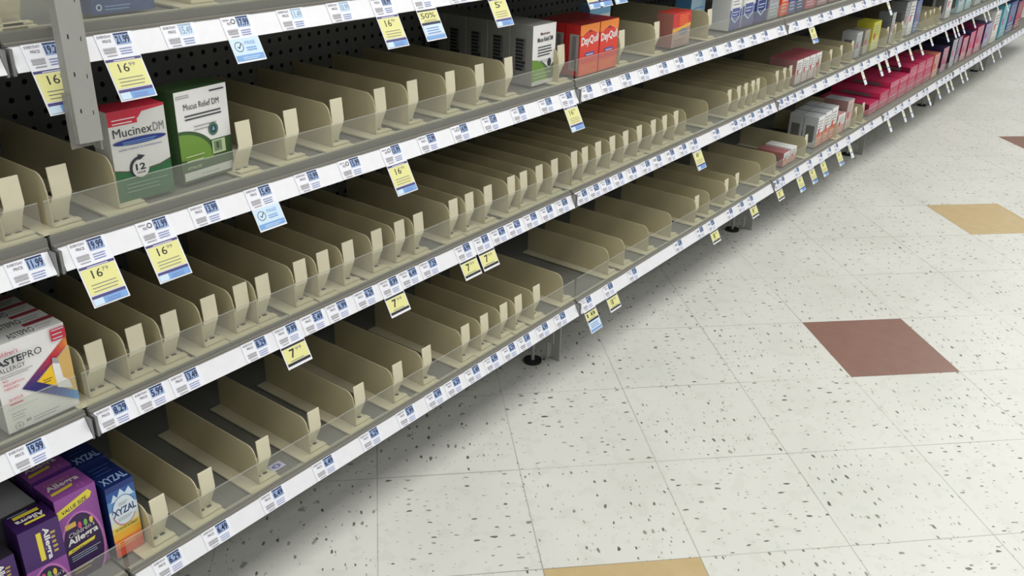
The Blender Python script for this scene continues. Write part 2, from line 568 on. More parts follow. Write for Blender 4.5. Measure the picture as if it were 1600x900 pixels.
S3P = [-0.036, 0.027, 0.321, 0.414, 0.513, 0.616, 0.700, 0.806, 0.895, 0.990, 1.182, 1.442, 1.616, 1.919]
S3N = [0.109]
S2P = [0.027, 0.090, 0.148, 0.218, 0.279, 0.323, 0.403, 0.455, 0.515, 0.588, 0.649, 0.702, 0.807, 0.858, 0.920, 1.002, 1.047, 1.107, 1.168,
       1.250, 1.297, 1.357, 1.424, 1.489, 1.559, 1.634, 1.697, 1.763, 2.110, 2.177, 2.230, 2.284, 2.324, 2.480, 2.545, 2.600, 2.879, 2.995, 3.110, 3.242, 3.700, 3.807, 3.913, 4.287,
       4.375, 4.442, 4.554]
S2N = [1.818, 1.958, 2.384]
S1P = [0.064, 0.152, 0.268, 0.383, 0.496, 0.601, 0.687, 0.811, 0.876, 0.946, 1.001, 1.073, 1.901, 2.107, 2.186, 2.793, 3.350, 3.448]
S1N = [1.182, 1.393, 1.473, 1.602, 1.736, 1.980, 2.363, 2.500, 3.120]
S4P = [0.024]
S4N = [0.000, 0.275, 0.45, 0.62]
LT = [0.262, 0.30, 0.315, 0.30]
proto = {}
count = {}
entries = []
for s, P_, N_ in ((0, S1P, S1N), (1, S2P, S2N), (2, S3P, S3N), (3, S4P, S4N)):
    for x in P_:
        entries.append((s, x - 0.0115, True))
    for x in N_:
        entries.append((s, x, False))
entries.sort()
for n_, (s, x, pad) in enumerate(entries):
    xn = entries[n_ + 1][1] if n_ + 1 < len(entries) and entries[n_ + 1][0] == s else 9
    xp = entries[n_ - 1][1] if n_ and entries[n_ - 1][0] == s else -9
    left = min(0.024, max(0.004, x - xp - 0.042))
    left = round(left / 0.004) * 0.004
    bare = s == 2 and abs(x - 0.3095) < 0.001   # the tall green and white box stands where this one's divider would be
    if bare:
        left = 0.004
    key = (s, pad, left, bare)
    if key not in proto:
        proto[key] = make_tray(LT[s], pad, left, wall=not bare)
        o = proto[key]
    else:
        o = copy_tree(proto[key])
    b = bay_of(x + 0.006)
    k = (s, b, pad)
    count[k] = count.get(k, 0) + 1
    o.location = (x, YS[s] + 0.0312, ZS[s] + DK[s] + 0.0014)
    what = 'beige tray with upright paddle' if pad else 'beige divider tray missing its paddle'
    o['label'] = '%s %s, %s, %s' % (ORD[count[k] - 1], what, SHELF[s], BAYN[b])
    o['category'] = 'shelf divider tray'
    o['group'] = 'divider trays on the ' + SHELF[s]

# ------------------------------------------------------------ price labels and hanging sale flaps
NAVY = M((26, 34, 72), 0.5, var=0.0)
LBLUE = M((146, 168, 206), 0.5, var=0.0)
GREYT = M((120, 118, 126), 0.5, var=0.0)
GREY2 = M((165, 164, 170), 0.5, var=0.0)
YEL = M((222, 219, 148), 0.5, var=0.02)
PURP = M((72, 66, 122), 0.5, var=0.0)
SKY = M((120, 164, 218), 0.5, var=0.0)
PALE = M((200, 222, 240), 0.5, var=0.0)
BLACK = M((36, 36, 38), 0.5, var=0.0)
BLUEL = M((110, 130, 190), 0.5, var=0.0)
FADE = M((150, 165, 190), 0.5, var=0.0)
LW, LH = 0.052, 0.0318
def make_label(price, flap=None, big='16', cents='99', circle=False, faded=False, far=False, thin=False):
    mb = MB()
    mb.box(0, LW, -0.0003, 0.0002, 0.0, LH, PAPER)
    p = Panel(mb, (0, -0.0003, 0), (1, 0, 0), (0, 0, 1), (0, -1, 0))
    dig = FADE if faded else NAVY
    p.rect(0.0255, 0.0150, 0.0470, 0.0310, PALE if faded else LBLUE)
    p.rect(0.0260, 0.0285, 0.0465, 0.0305, dig)
    p.text(price, 0.0268, 0.0165, 0.0460, 0.0275, dig, 0.03)
    if circle:
        p.ring(0.0195, 0.0245, 0.0038, 0.0038, 0.0012, BLACK, n=14)
    if not far:
        if circle:
            p.text('EVERYDAY', 0.0030, 0.0258, 0.0140, 0.0285, GREYT)
        else:
            p.text('EVERYDAY', 0.0030, 0.0262, 0.0225, 0.0296, GREYT)
        p.text('PRICE', 0.0085, 0.0200, 0.0200 - (0.005 if circle else 0), 0.0238, GREYT)
    else:
        p.rect(0.0060, 0.0200, 0.0215, 0.0270, GREY2)
    p.lines(0.0050, 0.0060, 0.0225, 0.0140, 2, GREY2, 0.75, 0.1, 3)
    p.lines(0.0070, 0.0020, 0.0215, 0.0050, 1, GREY2, 0.5, 0.1, 3)
    p.lines(0.0265, 0.0030, 0.0480, 0.0130, 3, BLUEL, 0.3, 0.3, 5)
    o = mb.build('price_label')
    if flap:
        f = MB()
        fw = 0.030 if thin else LW
        L = {'sale': 0.0575, 'short': 0.0395, 'check': 0.0365, 'half': 0.0575}[flap]
        # the paper bows gently away from the channel
        yy = 0.0
        f.box(0, fw, -0.0007, -0.00035, -L, 0.0008, PAPER)
        q = Panel(f, (0, -0.0007, 0), (1, 0, 0), (0, 0, 1), (0, -1, 0))
        a, c = 0.002, fw - 0.002
        if thin:
            q.rect(a, -0.0050, c, -0.0030, GREYT)
            q.rect(a, -L * .55, c, -0.0060, M((226, 226, 196), .5, var=0))
            q.text(big, 0.007, -0.0170, 0.0230, -0.0090, GREYT, 0.01)
            q.rect(a, -L * .66, c, -L * .58, GREYT)
            q.lines(a, -L * .92, c, -L * .72, 2, PALE, .5, .2)
        elif flap == 'sale':
            q.rect(a - 0.001, -0.0055, c + 0.001, -0.0020, PURP)
            q.lines(0.012, -0.0047, 0.042, -0.0028, 1, PAPER, 0.5, 0.05)
            q.rect(a, -0.0410, c, -0.0060, YEL)
            q.text(big, 0.0145, -0.0205, 0.0290, -0.0090, BLACK, 0.005)
            q.text(cents, 0.0300, -0.0140, 0.0390, -0.0090, GREYT, 0.0)
            q.lines(0.008, -0.0380, 0.045, -0.0245, 3, GREYT, 0.22, 0.2, 4)
            q.rect(a, -0.0465, c, -0.0425, PURP)
            q.rect(0.0160, -0.0555, c, -0.0465, SKY)
            q.rect(a, -0.0555, 0.0160, -0.0465, PALE)
            q.lines(0.020, -0.0540, 0.044, -0.0480, 2, BLUEL, 0.4, 0.2, 6)
        elif flap == 'short':
            q.rect(a - 0.001, -0.0050, c + 0.001, -0.0015, BLACK)
            q.rect(a, -0.0300, c, -0.0055, YEL)
            q.text(big, 0.0140, -0.0235, 0.0250, -0.0085, BLACK, 0.02)
            q.text(cents, 0.0270, -0.0140, 0.0400, -0.0085, GREYT, 0.0)
            q.lines(0.010, -0.0285, 0.040, -0.0260, 1, GREYT, 0.4, 0.2, 4)
            q.rect(a, -0.0350, c, -0.0305, BLACK)
        elif flap == 'check':
            q.rect(a - 0.001, -0.0345, c + 0.001, -0.0010, PALE)
            q.ring(0.0130, -0.0130, 0.0075, 0.0075, 0.0010, NAVY)
            q.poly([(0.0100, -0.0130), (0.0115, -0.0145), (0.0128, -0.0160), (0.0188, -0.0085), (0.0178, -0.0076), (0.0128, -0.0138), (0.0108, -0.0122)], NAVY)
            q.text('FREE', 0.0245, -0.0110, 0.0430, -0.0060, SKY, 0.0)
            q.lines(0.0245, -0.0200, 0.0460, -0.0130, 2, SKY, 0.5, 0.2, 2)
            q.rect(a, -0.0335, c, -0.0255, SKY)
            q.lines(0.012, -0.0320, 0.044, -0.0270, 2, PALE, 0.35, 0.2, 8)
        else:
            q.rect(a - 0.001, -0.0050, c + 0.001, -0.0020, BLACK)
            q.rect(a, -0.0250, c, -0.0055, YEL)
            q.text(big, 0.0060, -0.0175, 0.0430, -0.0080, BLACK, 0.005)
            q.lines(0.010, -0.0240, 0.044, -0.0190, 2, GREYT, 0.3, 0.2, 4)
            q.rect(a, -0.0295, c, -0.0250, NAVY)
            q.rect(a, -0.0465, c, -0.0295, PALE)
            q.lines(0.008, -0.0450, 0.046, -0.0320, 3, BLUEL, 0.4, 0.2, 6)
            q.rect(a, -0.0550, c, -0.0485, SKY)
        f.build('sale_flap', o)
    return o

# shelf, price-patch centre along the shelf, price, flap, big figure, cents, circle mark, faded ink
A_ = 'sale'; B_ = 'short'; C_ = 'check'; D_ = 'half'
LAB = [
 (3, 0.058, '19.29', A_, '16', '79', 0, 0), (3, 0.152, '21.99', A_, '16', '99', 0, 0), (3, 0.248, '15.49', None, '', '', 0, 1), (3, 0.344, '17.99', C_, '', '', 1, 0),
 (3, 0.445, '11.49', None, '', '', 0, 1), (3, 0.545, '10.99', None, '', '', 0, 1), (3, 0.640, '18.99', A_, '16', '99', 0, 0), (3, 0.738, '12.99', D_, '50%', '', 0, 0),
 (3, 0.835, '9.99', None, '', '', 0, 1), (3, 0.938, '15.99', A_, '5', '99', 0, 0), (3, 1.226, '8.99', A_, '8', '99', 0, 0), (3, 1.306, '8.99', A_, '8', '99', 0, 0), (3, 1.371, '9.49', A_, '8', '99', 0, 0),
 (2, -0.026, '11.99', None, '', '', 0, 0), (2, 0.056, '19.99', A_, '16', '79', 0, 0), (2, 0.154, '21.99', A_, '16', '99', 1, 0), (2, 0.239, '13.99', None, '', '', 0, 0),
 (2, 0.338, '15.49', C_, '', '', 0, 0), (2, 0.436, '10.99', None, '', '', 0, 0), (2, 0.530, '15.99', None, '', '', 1, 0), (2, 0.631, '15.99', A_, '16', '99', 1, 0),
 (2, 0.726, '12.99', None, '', '', 0, 0), (2, 0.820, '14.99', None, '', '', 1, 0), (2, 0.912, '12.49', None, '', '', 0, 0), (2, 1.008, '10.99', None, '', '', 0, 0),
 (2, 1.106, '11.99', None, '', '', 0, 0), (2, 1.185, '16.99', A_, '16', '99', 0, 0)]
for x in (1.268, 1.353, 1.442, 1.528, 1.627, 1.716, 1.831, 1.918, 2.015, 2.102, 2.189, 2.276, 2.399, 2.526, 2.647):
    LAB.append((2, x, ['9.99', '12.99', '8.49', '11.99'][len(LAB) % 4], A_ if x > 2.6 else None, '8', '99', 0, 0))
for x in (2.760, 2.849, 2.971, 3.100, 3.218, 3.33, 3.42, 3.503):
    LAB.append((2, x, ['9.99', '12.99', '8.49', '11.99'][len(LAB) % 4], A_ if x > 3.48 else None, '8', '99', 0, 0))
PR2 = {-0.079: ('19.99', None), 0.040: ('8.29', None), 0.104: ('5.99', None), 0.164: ('13.49', None), 0.296: ('8.29', None), 0.361: ('9.99', B_), 0.419: ('5.49', None), 0.476: ('6.99', None),
       0.543: ('6.29', None), 0.607: ('8.99', B_), 0.660: ('6.49', None), 0.718: ('7.29', None), 0.823: ('8.99', B_), 0.883: ('8.49', B_)}
for x, (pr, fp) in PR2.items():
    LAB.append((1, x, pr, fp, '7', '99', 0, 0))
for x in (0.940, 0.995, 1.057, 1.119, 1.181, 1.265, 1.319, 1.373, 1.433, 1.500, 1.572, 1.634, 1.708, 1.780, 1.847, 1.991, 2.120, 2.178, 2.246, 2.317, 2.385, 2.483, 2.537, 2.600, 2.672,
          2.794, 2.905, 3.030, 3.136, 3.205):
    fp = A_ if abs(x - 1.847) < .01 else None
    LAB.append((1, x, ['6.29', '7.99', '5.49', '8.49', '6.99'][len(LAB) % 5], fp, '8', '99', 0, 0))
for x in (0.071, 0.161, 0.277, 0.394, 0.511, 0.611, 0.695, 0.755, 0.820, 0.885, 0.949, 1.007, 1.079, 1.153):
    LAB.append((0, x, {0.071: '6.29', 0.161: '6.49', 0.277: '6.49', 0.394: '6.49', 0.511: '6.29', 0.611: '5.99'}.get(x, ['5.49', '6.99', '6.29'][len(LAB) % 3]), None, '', '', 0, 0))
for x, fp, bg in ((1.270, D_, '18'), (1.374, B_, '18'), (1.497, None, ''), (1.759, None, ''), (1.897, None, ''), (1.972, B_, '8'), (2.104, None, ''), (2.188, None, ''), (2.262, B_, '8'),
              (2.470, B_, '18'), (2.531, None, ''), (2.668, A_, '18'), (2.790, A_, '8'), (2.905, A_, '18'), (3.000, None, ''), (3.080, A_, '18'), (3.22, A_, '18')):
    LAB.append((0, x, ['6.99', '8.49', '7.29'][len(LAB) % 3], fp, bg, '99', 0, 0))
def fill(s, taken, x, x1, step, big):
    for t in taken:
        LAB.append((s, t + 0.036, '12.99', A_ if s == 0 or round(t * 100) % 3 else B_, big, '99', 0, 0))
    while x < x1:
        if all(abs(x - (t + 0.036)) > 0.056 for t in taken) and abs(x - round(x / W) * W) > 0.05:
            LAB.append((s, x, '9.99', None, '', '', 0, 0))
        x += step
fill(1, (3.275, 3.490, 3.590, 3.738, 3.935, 4.104, 4.291, 4.568, 4.720, 4.785, 4.900, 5.141, 5.410, 5.512, 5.757, 6.006), 3.40, 7.2, 0.085, '10')
fill(0, (3.700, 3.923, 4.036, 4.347, 4.530, 4.705, 4.790, 5.008, 5.108, 5.477, 5.782, 5.975), 3.40, 7.2, 0.115, '18')
fill(2, (), 3.62, 4.6, 0.11, '')
lcount = {}
lproto = {}
for (s, x, pr, fp, bg, ct, ci, fa) in sorted(LAB, key=lambda t: (t[0], t[1])):
    far = x > 1.6
    thin = x > 3.15
    key = (pr, fp, bg, ct, ci, fa, far, thin)
    if key not in lproto:
        lproto[key] = make_label(pr, fp, bg, ct, bool(ci), bool(fa), far, thin)
        o = lproto[key]
    else:
        o = copy_tree(lproto[key])
    b = bay_of(x)
    x_left = x - 0.0365
    x_left = min(max(x_left, b * W + 0.0075), (b + 1) * W - 0.0065 - LW)
    o.location = (x_left, YS[s] - 0.0006 * CT + 0.0003 * ST, ZS[s] + 0.0003 + 0.0006 * ST)
    o.rotation_euler = (-TILT, 0, 0)
    kk = (s, b, fp)
    lcount[kk] = lcount.get(kk, 0) + 1
    kind = {None: 'white price label', 'sale': 'price label with long yellow sale flap', 'short': 'price label with short yellow flap',
            'check': 'price label with pale blue check-mark flap', 'half': 'price label with yellow and pale blue flap'}[fp]
    o['label'] = '%s %s, %s of the %s' % (ORD[lcount[kk] - 1], kind, SHELF[s], BAYN[b])
    o['category'] = 'price label'
    o['group'] = 'price labels along the ' + SHELF[s]

# ------------------------------------------------------------ grey post hanging before the shelves at the near joint
r = empty('sign_post', (0.0570, 0.012, 0.866), 'grey perforated metal post hanging before the shelves beside the joint', 'post')
pm = MB()
zl = 0.36
pm.prism([(-0.016, 0.0), (0.0125, -0.004), (0.0125, 0.012), (0.0105, 0.012), (0.0105, -0.0018), (-0.014, 0.0018), (-0.014, 0.016), (-0.016, 0.016)], 'z', 0.0, zl, POSTM)
for k in range(8):
    z = 0.040 + k * 0.0445
    for (x, dz) in ((-0.008, 0.0), (0.006, -0.004)):
        yy = -0.0002 - 0.004 * (x + 0.016) / 0.032
        pm.add([(x - 0.0008, yy, z + dz - 0.0026), (x + 0.0008, yy - 0.0003, z + dz - 0.0026), (x + 0.0008, yy - 0.0003, z + dz + 0.0026), (x - 0.0008, yy, z + dz + 0.0026)], [(0, 1, 2, 3)], DARK)
pm.build('post_channel', r)
bm_ = MB()
bm_.box(-0.0185, -0.0162, 0.004, 0.018, 0.000, 0.060, CHAN)
bm_.box(0.0127, 0.0150, 0.004, 0.022, -0.014, 0.020, CHAN)
bm_.box(-0.0185, 0.0125, 0.017, 0.0185, -0.010, 0.060, CHAN)
bm_.build('clear_clip', r)
ar = MB()
ar.prism([(0.0165, 0.172), (0.050, 0.190), (0.050, 0.225), (0.0165, 0.225)], 'y', -0.003, -0.001, POSTM)
ar.build('side_wing', r)
hk = MB()
hk.box(0.0065, 0.0120, 0.0110, 0.066, 0.130, 0.1325, POSTM)
hk.build('hanging_hook', r)

# ------------------------------------------------------------ cartons
def carton(name, label, cat, s, x0, x1, H, dep, body, front=None, left=None, top=None, group=None, yo=0.045, yaw=0.0, topc=None, frontc=None, lift=0.0058, x=None):
    w = x1 - x0
    mb = MB()
    mb.box(0, w, 0, dep, 0, H, body)
    o = None
    F = Panel(mb, (0, 0, 0), (1, 0, 0), (0, 0, 1), (0, -1, 0))
    Lp = Panel(mb, (0, dep, 0), (0, -1, 0), (0, 0, 1), (-1, 0, 0))
    T = Panel(mb, (0, 0, H), (1, 0, 0), (0, 1, 0), (0, 0, 1))
    if frontc:
        F.rect(0, 0, w, H, frontc)
    if front: front(F, w, H)
    if left: left(Lp, dep, H)
    if topc: T.rect(0, 0, w, dep, topc)
    if top: top(T, w, dep)
    o = mb.build(name, recalc=False)
    o.location = (x0, YS[s] + yo, ZS[s] + DK[s] + lift)
    o.rotation_euler = (0, 0, math.radians(yaw))
    return tag(o, label, cat, group)

WHITE = M((236, 235, 234), 0.4, var=0.01)
OFFW = M((214, 214, 210), 0.45, var=0.02)
RED = M((196, 38, 62), 0.4, var=0.02)
TXTD = M((44, 46, 58), 0.5, var=0.0)
DBLUE = M((36, 52, 128), 0.4, var=0.03)
GRN = M((46, 104, 66), 0.4, var=0.05)
GRN2 = M((112, 150, 60), 0.4, var=0.03)
DGRN = M((62, 92, 52), 0.45, var=0.05)
LGRN = M((190, 205, 160), 0.4, var=0.02)
LINE = M((150, 150, 155), 0.5, var=0.0)

# 1 twelve-hour cold medicine box
def f1(p, w, H):
    g = [(w, 0.049), (w * .80, 0.0435), (w * .5, 0.041), (w * .2, 0.043), (0, 0.047)]
    p.poly([(0, 0), (w, 0)] + g, GRN)
    p.poly(g + [(a, b + .0014) for a, b in reversed(g)], M((110, 80, 70), .5, var=0))
    p.poly([(0, H - .012), (w * .52, H - .014), (w * .60, H - .006), (w, H - .003), (w, H), (0, H)], RED)
    p.rect(0, H - 0.020, w * .50, H - 0.008, RED)
    p.lines(0.006, H - 0.018, w * .48, H - 0.008, 2, WHITE, 0.25, 0.2)
    p.text('Mucinex', 0.005, 0.0925, w * .74, 0.1045, TXTD, 0.0)
    p.text('DM', w * .76, 0.0925, w * .95, 0.1045, GREYT, 0.0)
    p.ell(w * .5, 0.0845, w * .47, .0048, DBLUE)
    p.lines(w * .2, 0.0815, w * .8, 0.0865, 2, SKY, 0.35, 0.1)
    p.text('EXPECTORANT & SUPPRESSANT', w * .12, 0.0735, w * .88, 0.0757, DBLUE, 0.0)
    cx = w * .44
    p.ring(cx, 0.0460, 0.0160, 0.0160, 0.0036, TXTD, 80, 250)
    p.poly([(cx - .002, .0650), (cx + .009, .0615), (cx - .001, .0560)], TXTD)
    p.ell(cx, 0.0445, 0.0125, 0.0125, OFFW)
    p.text('12', cx - .0075, .0425, cx + .0075, .0520, TXTD, 0.03)
    p.text('HOUR', cx - .0065, .0375, cx + .0065, .0405, TXTD, 0.02)
    p.lines(w * .15, 0.014, w * .92, 0.030, 3, M((120, 160, 130), .5, var=0), 0.25, 0.3)
carton('medicine_box', 'white and red twelve-hour cold medicine box with dark green base', 'medicine box', 2, 0.119, 0.204, 0.129, 0.045, OFFW, f1, topc=RED, group='boxes on the third shelf up', yaw=-2)

# 2 green and white store box standing taller
def f2(p, w, H):
    p.rect(0, 0, w, 0.056, DGRN)
    n = 14
    arc = [(0, 0.0), (0, 0.074)] + [(w * .62 * math.sin(t * PI / 2 / n), 0.030 + 0.044 * math.cos(t * PI / 2 / n)) for t in range(1, n + 1)] + [(w * .70, 0.020), (w * .72, 0.0)]
    p.poly([(0, 0.0), (0, 0.079)] + [(w * .70 * math.sin(t * PI / 2 / n), 0.030 + 0.049 * math.cos(t * PI / 2 / n)) for t in range(1, n + 1)] + [(w * .74, 0.0)], DGRN)
    p.poly(arc, GRN2)
    p.poly([(0, 0.0), (w, 0.0), (w, 0.030), (w * .5, 0.028), (0, 0.036)], DGRN)
    p.rect(0.002, 0.004, w - .002, 0.016, OFFW)
    p.text('Compare to active', w * .35, 0.007, w * .70, 0.011, GRN2, 0.0)
    p.text('Mucus Relief DM', w * .15, H - .028, w * .83, H - .019, TXTD, 0.0)
    p.lines(w * .15, H - .043, w * .88, H - .033, 2, TXTD, 0.4, 0.1, 9)
    p.lines(w * .30, H - .060, w * .75, H - .050, 2, LINE, 0.25, 0.1, 4)
    p.lines(w * .02, H - .010, w * .28, H - .004, 2, LINE, 0.3, 0.2, 4)
    p.lines(w * .66, H - .008, w * .95, H - .004, 1, TXTD, 0.5, 0.1, 4)
    p.ell(w * .66, 0.072, 0.0088, 0.0095, M((30, 72, 84), .4, var=0))
    p.ring(w * .66, 0.072, 0.0074, 0.0080, 0.0008, M((120, 170, 90), .4, var=0))
    p.poly([(w * .63, 0.070), (w * .66, 0.077), (w * .69, 0.070)], LBLUE)
    p.rect(w * .60, 0.034, w * .86, 0.055, LGRN)
    p.rect(w * .63, 0.037, w * .79, 0.053, M((120, 140, 110), .5, var=0))
    p.text('1', w * .68, 0.041, w * .73, 0.051, DGRN, 0.02)
    p.lines(w * .08, 0.032, w * .45, 0.046, 2, LGRN, 0.25, 0.2, 3)
    p.text('ACTUAL SIZE', w * .08, 0.0205, w * .35, 0.0245, LGRN, 0.01)
carton('medicine_box', 'tall white and green mucus relief box with dark green side', 'medicine box', 2, 0.226, 0.320, 0.136, 0.052, DGRN, f2, frontc=WHITE, group='boxes on the third shelf up', yaw=4, yo=.05)

# row of the same store boxes further along, one behind another
def f3(p, w, H):
    p.rect(0, 0, w, 0.050, M((92, 112, 80), .45, var=.04))
    p.poly([(0, 0.0), (0, 0.056), (w * .25, 0.053), (w * .5, 0.040), (w * .62, 0.020), (w * .62, 0)], GRN2)
    p.poly([(w * .45, 0.048), (w * .74, 0.032), (w, 0.046), (w, 0.062), (w * .3, 0.062)], WHITE)
    p.lines(w * .08, 0.008, w * .9, 0.030, 3, LGRN, 0.2, 0.3)
    p.rect(0, 0, w, 0.008, OFFW)
    p.text('Maximum', w * .32, H - .022, w * .72, H - .016, M((110, 60, 66), .5, var=0), 0.02)
    p.text('Mucus Relief DM', w * .20, H - .036, w * .86, H - .026, TXTD, 0.02)
    p.lines(w * .22, H - .066, w * .86, H - .042, 4, TXTD, 0.4, 0.2, 9)
    p.lines(w * .30, H - .080, w * .80, H - .072, 2, LINE, 0.25, 0.1, 4)
    p.ell(w * .74, 0.044, 0.007, 0.009, TXTD)
def l3(p, d, H):
    p.rect(d * .25, 0.030, d * .70, H * .78, M((120, 122, 116), .5, var=.1))
    p.lines(d * .25, 0.030, d * .70, H * .78, 9, TXTD, 0.7, 0.3, 5)
SIDEG = M((150, 150, 146), 0.5, var=.03)
for k in range(5):
    carton('medicine_box', ['white and green mucus relief box at the front of its row', 'second grey-sided box behind the front mucus relief box', 'third grey-sided box of the mucus relief row',
            'fourth grey-sided box of the mucus relief row', 'rearmost grey-sided box of the mucus relief row'][k], 'medicine box', 2, 1.091, 1.176, 0.127 - .0005 * k, 0.060, SIDEG, f3 if k == 0 else None, l3,
           frontc=WHITE, group='mucus relief boxes one behind another', yo=0.047 + k * 0.0618)

# red-orange boxes, two columns, three deep
ORG = M((232, 92, 42), 0.4, var=.03); ORG2 = M((244, 140, 52), 0.4, var=.03); DRED = M((150, 26, 34), 0.4, var=.03); REDO = M((222, 60, 44), 0.4, var=.03)
def f4(p, w, H):
    p.rect(0, 0, w, H, REDO)
    p.rect(0, 0, w, H * .24, ORG)
    p.rect(0, H * .80, w, H, ORG2)
    p.ell(w * .5, H * .62, w * .62 * .8, H * .26, REDO)
    p.ring(w * .5, H * .62, w * .5, H * .27, 0.0012, M((250, 190, 120), .4, var=0), 20, 160)
    p.ell(w * .5, H * .86, 0.007, 0.003, DRED)
    p.text('DayQuil', w * .06, H * .55, w * .94, H * .76, WHITE, 0.03, rise=.004)
    p.rect(w * .28, H * .38, w * .76, H * .45, M((96, 84, 150), .4, var=0))
    p.lines(w * .34, H * .39, w * .70, H * .44, 1, PALE, 0.4, 0.1)
    p.lines(w * .10, H * .06, w * .9, H * .22, 4, M((250, 150, 90), .4, var=0), 0.25, 0.3)
def l4(p, d, H):
    p.rect(d * .30, H * .10, d * .92, H * .82, M((150, 140, 136), .5, var=.05))
    p.rect(d * .48, H * .14, d * .74, H * .78, M((112, 112, 110), .5, var=.05))
nm = {(0, 0): 'front', (0, 1): 'middle', (0, 2): 'rear'}
for c in range(2):
    for k in range(3):
        carton('medicine_box', '%s orange-red cold capsule box in the column %s' % (['front', 'middle', 'rear'][k], ['beside the mucus relief boxes', 'away from the mucus relief boxes'][c]), 'medicine box', 2,
               1.243 + c * .083, 1.3225 + c * .083, 0.113, 0.040, M((176, 36, 36), .4, var=.03), f4 if k == 0 else None, l4, topc=DRED, group='orange-red capsule boxes', yo=0.026 + k * 0.042)
LB = M((120, 178, 216), 0.4, var=.03)
carton('medicine_box', 'light blue box set back behind the orange-red boxes', 'medicine box', 2, 1.425, 1.520, 0.128, 0.03, LB, lambda p, w, H: (p.rect(0, H * .8, w, H, LB), p.lines(w * .1, H * .2, w * .9, H * .7, 4, GREY2, .3)), frontc=OFFW, group='boxes on the third shelf up', yo=0.12)
def f5(p, w, H):
    p.rect(0, 0, w, H, M((176, 150, 140), .4, var=.04))
    p.rect(0, H * .58, w, H, M((206, 46, 40), .4, var=.02))
    p.poly([(0, H * .44), (w, H * .56), (w, H * .66), (0, H * .54)], M((238, 176, 70), .4, var=.02))
    p.lines(w * .35, H * .64, w * .9, H * .96, 5, M((240, 120, 50), .4, var=0), 0.5, 0.2)
    p.ell(w * .6, H * .42, w * .26, H * .10, M((130, 136, 146), .5, var=0))
    p.lines(w * .1, H * .06, w * .8, H * .26, 3, M((150, 110, 104), .4, var=0), 0.3, 0.3)
carton('medicine_box', 'small red and yellow box alone between empty trays', 'medicine box', 2, 1.700, 1.800, 0.088, 0.05, M((170, 110, 100), .45), f5, topc=M((190, 60, 50), .4), group='boxes on the third shelf up', yo=.035)
carton('medicine_box', 'pale blue box set back behind the small red and yellow box', 'medicine box', 2, 1.965, 2.055, 0.094, 0.05, M((90, 150, 200), .4), lambda p, w, H: p.lines(w * .2, H * .2, w * .9, H * .8, 4, SKY, .3), frontc=M((176, 206, 226), .4), group='boxes on the third shelf up', yo=.12)
BV = M((88, 92, 150), 0.4, var=.04); DBV = M((38, 48, 120), 0.4, var=.04)
def f6(p, w, H, c=BV):
    p.rect(0, 0, w, H * .5, c)
    p.rect(w * .14, H * .55, w * .86, H * .97, WHITE)
    p.poly([(w * .14, H * .55), (w * .14, H * .30), (w * .5, H * .16), (w * .86, H * .30), (w * .86, H * .55)], PALE)
    p.poly([(w * .18, H * .54), (w * .18, H * .33), (w * .5, H * .20), (w * .82, H * .33), (w * .82, H * .54)], c)
    p.lines(w * .24, H * .36, w * .76, H * .5, 2, PALE, .3)
    p.lines(w * .2, H * .62, w * .8, H * .92, 4, LINE, .35)
far3 = [(2.060, 2.137, .115, OFFW, 'f6', 'white box with a blue-grey arrow panel beside the last empty tray'), (2.145, 2.235, .125, OFFW, 'f6', 'white box with a large blue arrow panel'),
        (2.242, 2.330, .125, DBV, 'f6', 'navy box with a white band beside the arrow panel boxes'), (2.345, 2.425, .12, GREY2, 'pl', 'grey-green box before the bay joint'),
        (2.445, 2.505, .125, ORG, 'pl', 'orange box standing between blue boxes'), (2.512, 2.57, .125, BV, 'pl', 'lavender blue box beyond the orange box'), (2.58, 2.64, .12, DBV, 'pl', 'dark blue box beyond the lavender blue box'),
        (2.665, 2.755, .11, M((196, 90, 110), .4), 'pl', 'pinkish red box beyond the dark blue box'), (2.78, 2.87, .11, M((186, 130, 140), .4), 'pl', 'dusty pink box, first of the far pink boxes'),
        (2.90, 2.99, .11, M((170, 120, 126), .4), 'pl', 'dusty pink box, second of the far pink boxes'), (3.02, 3.10, .10, M((150, 130, 126), .4), 'pl', 'brownish box, first beyond the pink boxes'),
        (3.14, 3.24, .10, M((150, 150, 146), .4), 'pl', 'grey box, beyond the brownish box')]
def fpl(c):
    def f(p, w, H):
        p.rect(w * .08, H * .55, w * .92, H * .9, WHITE)
        p.lines(w * .15, H * .6, w * .85, H * .85, 3, LINE, .4)
        p.lines(w * .12, H * .1, w * .88, H * .45, 4, PALE, .25)
    return f
for (a, b, h, c, kd, lb) in far3:
    carton('medicine_box', lb, 'medicine box', 2, a, b, h, .06, c, (lambda p, w, H, c=c: f6(p, w, H, DBV if c is DBV else BV)) if kd == 'f6' else fpl(c), group='boxes at the far end of the third shelf up', yo=.04)

# blue box on the uppermost shelf
def f7(p, w, H):
    p.ell(0.010, 0.009, 0.0042, 0.0042, PALE)
    p.ell(0.010, 0.009, 0.0026, 0.0026, DBLUE)
    p.text('+ Decongestant and Expectorant', 0.020, 0.022, w - .004, 0.027, PALE, 0.0)
    p.lines(0.018, 0.005, 0.055, 0.013, 2, SKY, 0.3, 0.1)
carton('medicine_box', 'navy blue box standing behind the uppermost shelf fence', 'medicine box', 3, 0.128, 0.218, 0.11, 0.05, M((30, 62, 124), .4, var=.02), f7, yo=.030, group='boxes on the uppermost shelf')

